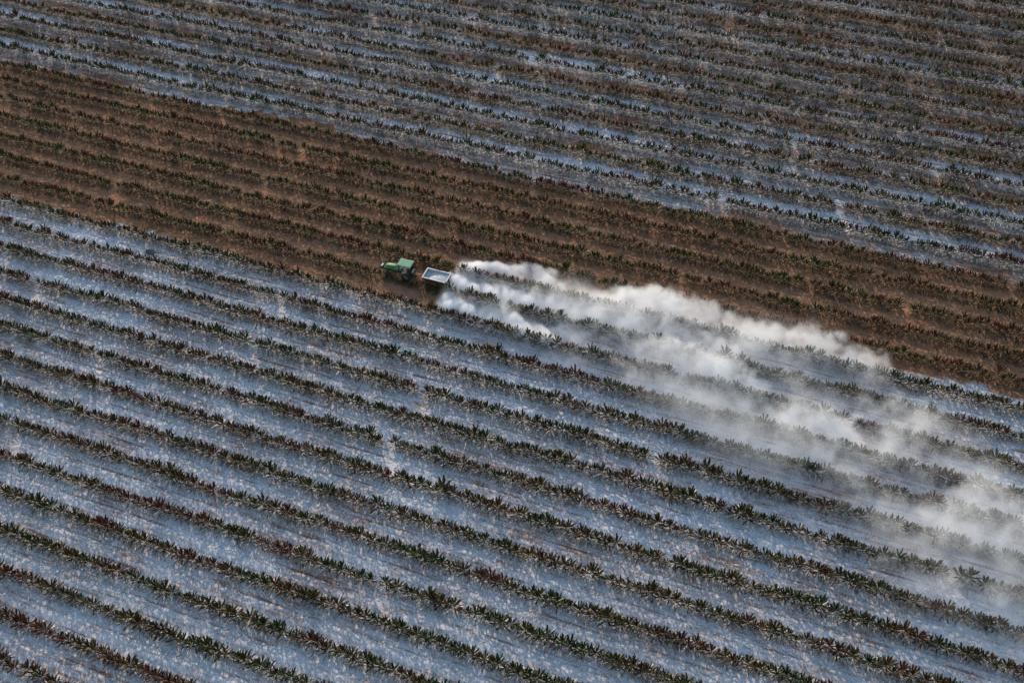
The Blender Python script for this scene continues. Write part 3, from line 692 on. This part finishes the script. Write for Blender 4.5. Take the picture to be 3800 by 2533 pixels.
bm = B(); bm_tube(bm, [(1.28, .44, 1.30), (1.28, .50, 1.5), (1.28, .50, 2.36), (1.36, .50, 2.46)], [.045, .055, .045, .045], 10)
ex = done('exhaust_pipe', bm, M_grey, tr_)
bm = B(); bm_tube(bm, [(1.0, .86, 1.9), (1.0, .55, 1.9)], .014, 6); bm_box(bm, Vector((1.0, .86, 1.88)), (.04, .20, .28), bev=.01); done('mirror', bm, M_grey, tr_)
bm = B(); bm_box(bm, Vector((-.72, 0, 1.10)), (.36, .74, .42), bev=.04); done('ballast_box', bm, M_sack, tr_)
bm = B()
for s in (-1, 1): bm_tube(bm, [(-.25, s * .28, .62), (-1.05, s * .34, .48)], .035, 6)
bm_tube(bm, [(-.3, 0, 1.0), (-1.0, 0, .85)], .03, 6); bm_box(bm, Vector((-.95, 0, .48)), (.22, .30, .07), bev=.01)
done('rear_linkage', bm, M_dark, tr_)

# ------------------------------------------------------------------ driver, grown over a skeleton of joints
def skin_body(name, joints, bones, mat, parent=None, level=2):
    me = bpy.data.meshes.new(name); me.from_pydata([j[:3] for j in joints], bones, [])
    o = link(name, me, mat, parent)
    md = o.modifiers.new('skin', 'SKIN'); md.use_smooth_shade = True
    for v, j in zip(me.skin_vertices[0].data, joints): v.radius = (j[3], j[4] if len(j) > 4 else j[3])
    me.skin_vertices[0].data[0].use_root = True
    sb = o.modifiers.new('subdivision', 'SUBSURF'); sb.levels = level; sb.render_levels = level
    return o
# local frame: forward +x, seat top at z 1.08
J = [(0, 0, 1.16, .13, .17), (-.02, 0, 1.36, .12, .16), (.0, 0, 1.56, .10, .17), (.02, 0, 1.66, .055), (.03, 0, 1.74, .055), (.05, 0, 1.84, .095, .08), (.05, 0, 1.92, .08, .075)]
E_ = [(0, 1), (1, 2), (2, 3), (3, 4), (4, 5), (5, 6)]
def add(parent, pts):
    for p in pts:
        J.append(p); E_.append((parent, len(J) - 1)); parent = len(J) - 1
    return parent
hands = []
for s in (-1, 1):
    wr = add(2, [(.02, s * .21, 1.55, .06), (.10, s * .27, 1.34, .046), (.36, s * .24, 1.30, .038), (.56, s * .18, 1.40, .030), (.62, s * .175, 1.43, .026)])
    hands.append(wr)
    add(0, [(.08, s * .11, 1.15, .09), (.46, s * .15, 1.17, .075), (.54, s * .15, .98, .055), (.55, s * .15, .93, .045), (.68, s * .16, .90, .035)])
    for fi in range(4):        # four fingers closed over the wheel rim
        yy = s * (.150 + .017 * fi); l_ = (.030, .036, .034, .026)[fi]
        add(wr, [(.645, yy, 1.455, .0095), (.645 + l_ * .8, yy, 1.452 - l_ * .2, .009), (.640 + l_ * .5, yy, 1.425 - l_ * .2, .008)])
    add(wr, [(.615, s * .145, 1.425, .011), (.635, s * .130, 1.412, .009)])
per = skin_body('person', J, E_, M_skin)
per.location = (TX, TY, TZ); per.rotation_euler = (0, 0, math.pi)
tag(per, 'driver in a blue shirt sitting under the tractor canopy, both hands on the steering wheel', 'person')
JS = [(0, 0, 1.14, .145, .185), (-.02, 0, 1.36, .135, .175), (.0, 0, 1.575, .105, .185), (.015, 0, 1.63, .075, .075)]
ES = [(0, 1), (1, 2), (2, 3)]
for s in (-1, 1):
    b = len(JS); JS += [(.02, s * .215, 1.555, .075), (.10, s * .275, 1.345, .062), (.20, s * .262, 1.325, .060)]; ES += [(2, b), (b, b + 1), (b + 1, b + 2)]
skin_body('shirt', JS, ES, M_shirt, per)
JT = [(0, 0, 1.13, .15, .19)]; ET = []
for s in (-1, 1):
    b = len(JT); JT += [(.10, s * .11, 1.15, .105), (.46, s * .15, 1.175, .090), (.54, s * .15, 1.0, .072), (.55, s * .15, .95, .068)]; ET += [(0, b), (b, b + 1), (b + 1, b + 2), (b + 2, b + 3)]
skin_body('trousers', JT, ET, M_trouser, per)
bm = B(); hp = [(-.005, .19), (.012, .19), (.03, .10), (.10, .085), (.115, .02), (.10, .01), (.0, .09)]
c = Vector((.04, 0, 1.90)); rings = []
for q in range(20):
    a = 2 * math.pi * q / 20; rings.append([bm.verts.new(c + Vector((r_ * math.cos(a), r_ * math.sin(a), h + .015 * math.cos(2 * a) * (r_ > .15)))) for h, r_ in hp])
for q in range(20):
    for j in range(len(hp)): bm.faces.new((rings[q][j], rings[q][(j + 1) % len(hp)], rings[(q + 1) % 20][(j + 1) % len(hp)], rings[(q + 1) % 20][j]))
done('hat', bm, M_hat, per, True)
# face: nose, eyes, mouth, ears
bm = B(); bm_tube(bm, [(.125, 0, 1.875), (.165, 0, 1.835), (.125, 0, 1.825)], [.012, .020, .012], 6)
for s in (-1, 1):
    bm_tube(bm, [(.045, s * .085, 1.87), (.03, s * .105, 1.85), (.045, s * .085, 1.815)], [.012, .02, .010], 6)
done('nose_and_ears', bm, M_skin, per, True)
for s in (-1, 1):
    bm = B(); bmesh.ops.create_uvsphere(bm, u_segments=8, v_segments=6, radius=.013, matrix=Matrix.Translation((.132, s * .035, 1.865))); done('eye', bm, M_seat, per)
bm = B(); bm_box(bm, Vector((.132, 0, 1.79)), (.012, .05, .010)); done('mouth', bm, M_maroon, per)

# ------------------------------------------------------------------ spreader trailer
HX, HY = 2.02, -0.47
HZ = float(ground_z(np.array([HX]), np.array([HY]))[0])
tl = empty('spreader_trailer', (HX, HY, HZ), 'maroon spreader trailer with white rimmed open hopper hitched behind the tractor', 'trailer', math.pi)
LX, LY, ZT, ZB = 3.08, 1.72, 1.47, .62
bm = B()
def ring_(lx, ly, z, bm): return [bm.verts.new((sx * lx / 2, sy * ly / 2, z)) for sx, sy in ((-1, -1), (1, -1), (1, 1), (-1, 1))]
o1 = ring_(LX, LY, ZT, bm); o2 = ring_(LX - .04, LY - .10, 1.05, bm); o3 = ring_(LX - .25, .8, ZB, bm)
i1 = ring_(LX - .10, LY - .10, ZT, bm); i2 = ring_(LX - .14, LY - .20, 1.05, bm); i3 = ring_(LX - .35, .7, ZB + .05, bm)
for A, Bq in ((o2, o1), (o3, o2), (i1, i2), (i2, i3), (o1, i1)):
    for q in range(4): bm.faces.new((A[q], A[(q + 1) % 4], Bq[(q + 1) % 4], Bq[q]))
bm.faces.new(o3[::-1]); bm.faces.new(i3)
hop = done('hopper', bm, M_maroon, tl); hop.data.materials.append(M_inner)
for p in hop.data.polygons:
    if p.center.z < ZT - .01 and p.normal.dot(Vector((0, 0, .9)) - Vector((p.center.x, p.center.y, 0))) > 0: p.material_index = 1
bm = B(); z = ZT + .035
for s in (-1, 1):
    bm_box(bm, Vector((0, s * (LY / 2 - .025), z)), (LX + .06, .11, .08), bev=.012)
    bm_box(bm, Vector((s * (LX / 2 - .025), 0, z - .003)), (.11, LY - .164, .08), bev=.012)
done('rim', bm, M_white, hop)
bm = B()
for s in (-1, 1):
    for q in range(5): bm_box(bm, Vector((-1.2 + q * .6, s * (LY / 2 + .012), 1.26)), (.06, .045, .42), bev=.008)
done('side_rib', bm, M_maroon, hop)
bm = B(); bm_tube(bm, [(LX / 2 - .2, .42, .60), (LX / 2 + .25, .30, .56), (2.42, .03, .50)], .055, 6)
bm_tube(bm, [(LX / 2 - .2, -.42, .60), (LX / 2 + .25, -.30, .56), (2.42, -.03, .50)], .055, 6)
bm_box(bm, Vector((2.5, 0, .50)), (.3, .12, .07), bev=.01); done('drawbar', bm, M_wood, tl)
bm = B(); bm_box(bm, Vector((LX / 2 + .30, -.50, .78)), (.55, .16, .06), bev=.01); done('step_board', bm, M_wood, tl)
bm = B()
for s in (-1, 1): bm_box(bm, Vector((0, s * .36, .57)), (LX - .2, .09, .11), bev=.01)
bm_tube(bm, [(-.25, -.86, .42), (-.25, .86, .42)], .05); done('chassis', bm, M_dark, tl)
for s in (-1, 1): wheel('trailer_wheel', -.25, s * .80, .42, .28, tl, M_white)
bm = B(); bm_box(bm, Vector((-LX / 2 - .10, 0, .72)), (.35, .7, .30), bev=.02); done('discharge_chute', bm, M_maroon, tl)
for s in (-1, 1):
    bm = B(); bm_tube(bm, [(-LX / 2 - .35, s * .30, .50), (-LX / 2 - .35, s * .30, .53)], .28, 20); bm_tube(bm, [(-LX / 2 - .35, s * .30, .53), (-LX / 2 - .35, s * .30, .62)], .05, 8)
    for q in range(4):
        a = q * math.pi / 2 + .4; bm_box(bm, Vector((-LX / 2 - .35 + .15 * math.cos(a), s * .30 + .15 * math.sin(a), .56)), (.22, .015, .06), rot=Matrix.Rotation(a, 3, 'Z'))
    done('spreader_disc', bm, M_grey, tl)
# the load: its own surface, hollowed near the front, heaped towards the back
nx_, ny_ = 46, 26; bm = B(); vv = []
for i in range(nx_):
    row = []
    for j in range(ny_):
        u = i / (nx_ - 1); w = j / (ny_ - 1); x = (u - .5) * (LX - .16); y = (w - .5) * (LY - .18)
        h = 1.22 + .17 * math.exp(-((u - .36) / .30) ** 2 - ((w - .50) / .55) ** 2) - .20 * math.exp(-((u - .88) / .16) ** 2 - ((w - .30) / .5) ** 2)
        h += .03 * math.sin(7 * u + 3 * w) * math.sin(6 * w) + random.uniform(-.008, .008)
        row.append(bm.verts.new((x, y * (1 - .06 * max(0, 1.3 - h)), h)))
    vv.append(row)
for i in range(nx_ - 1):
    for j in range(ny_ - 1): bm.faces.new((vv[i][j], vv[i + 1][j], vv[i + 1][j + 1], vv[i][j + 1]))
edge_ = [vv[i][0] for i in range(nx_)] + [vv[-1][j] for j in range(1, ny_)] + [vv[i][-1] for i in range(nx_ - 2, -1, -1)] + [vv[0][j] for j in range(ny_ - 2, 0, -1)]
low_e = [bm.verts.new((v.co.x * .86, v.co.y * .46, .70)) for v in edge_]
for q in range(len(edge_)): bm.faces.new((edge_[q], edge_[(q + 1) % len(edge_)], low_e[(q + 1) % len(edge_)], low_e[q]))
bm.faces.new(low_e)
ld = done('lime_load', bm, M_limepow, None, True); ld.location = (HX, HY, HZ); ld.rotation_euler = (0, 0, math.pi)
tag(ld, 'heap of white lime powder filling the open hopper of the trailer', 'lime powder')

# ------------------------------------------------------------------ a dark clod on the white ground
bm = B(); bmesh.ops.create_icosphere(bm, subdivisions=3, radius=.5)
for v in bm.verts:
    n_ = .16 * math.sin(v.co.x * 9 + 1) * math.sin(v.co.y * 8) + random.uniform(-.05, .05)
    v.co = Vector((v.co.x * (1.3 + n_), v.co.y * (.85 + n_), v.co.z * (.36 + n_ * .4)))
st = done('soil_clod', bm, paint('dark_soil', (0.085, 0.075, 0.08), .95, amount=.3, dirt=(.4, .4, .4)), None, True)
st.location = (-34.7, -7.12, .06); tag(st, 'round dark clod of soil lying alone on the white ground below the brown strip', 'soil clod')
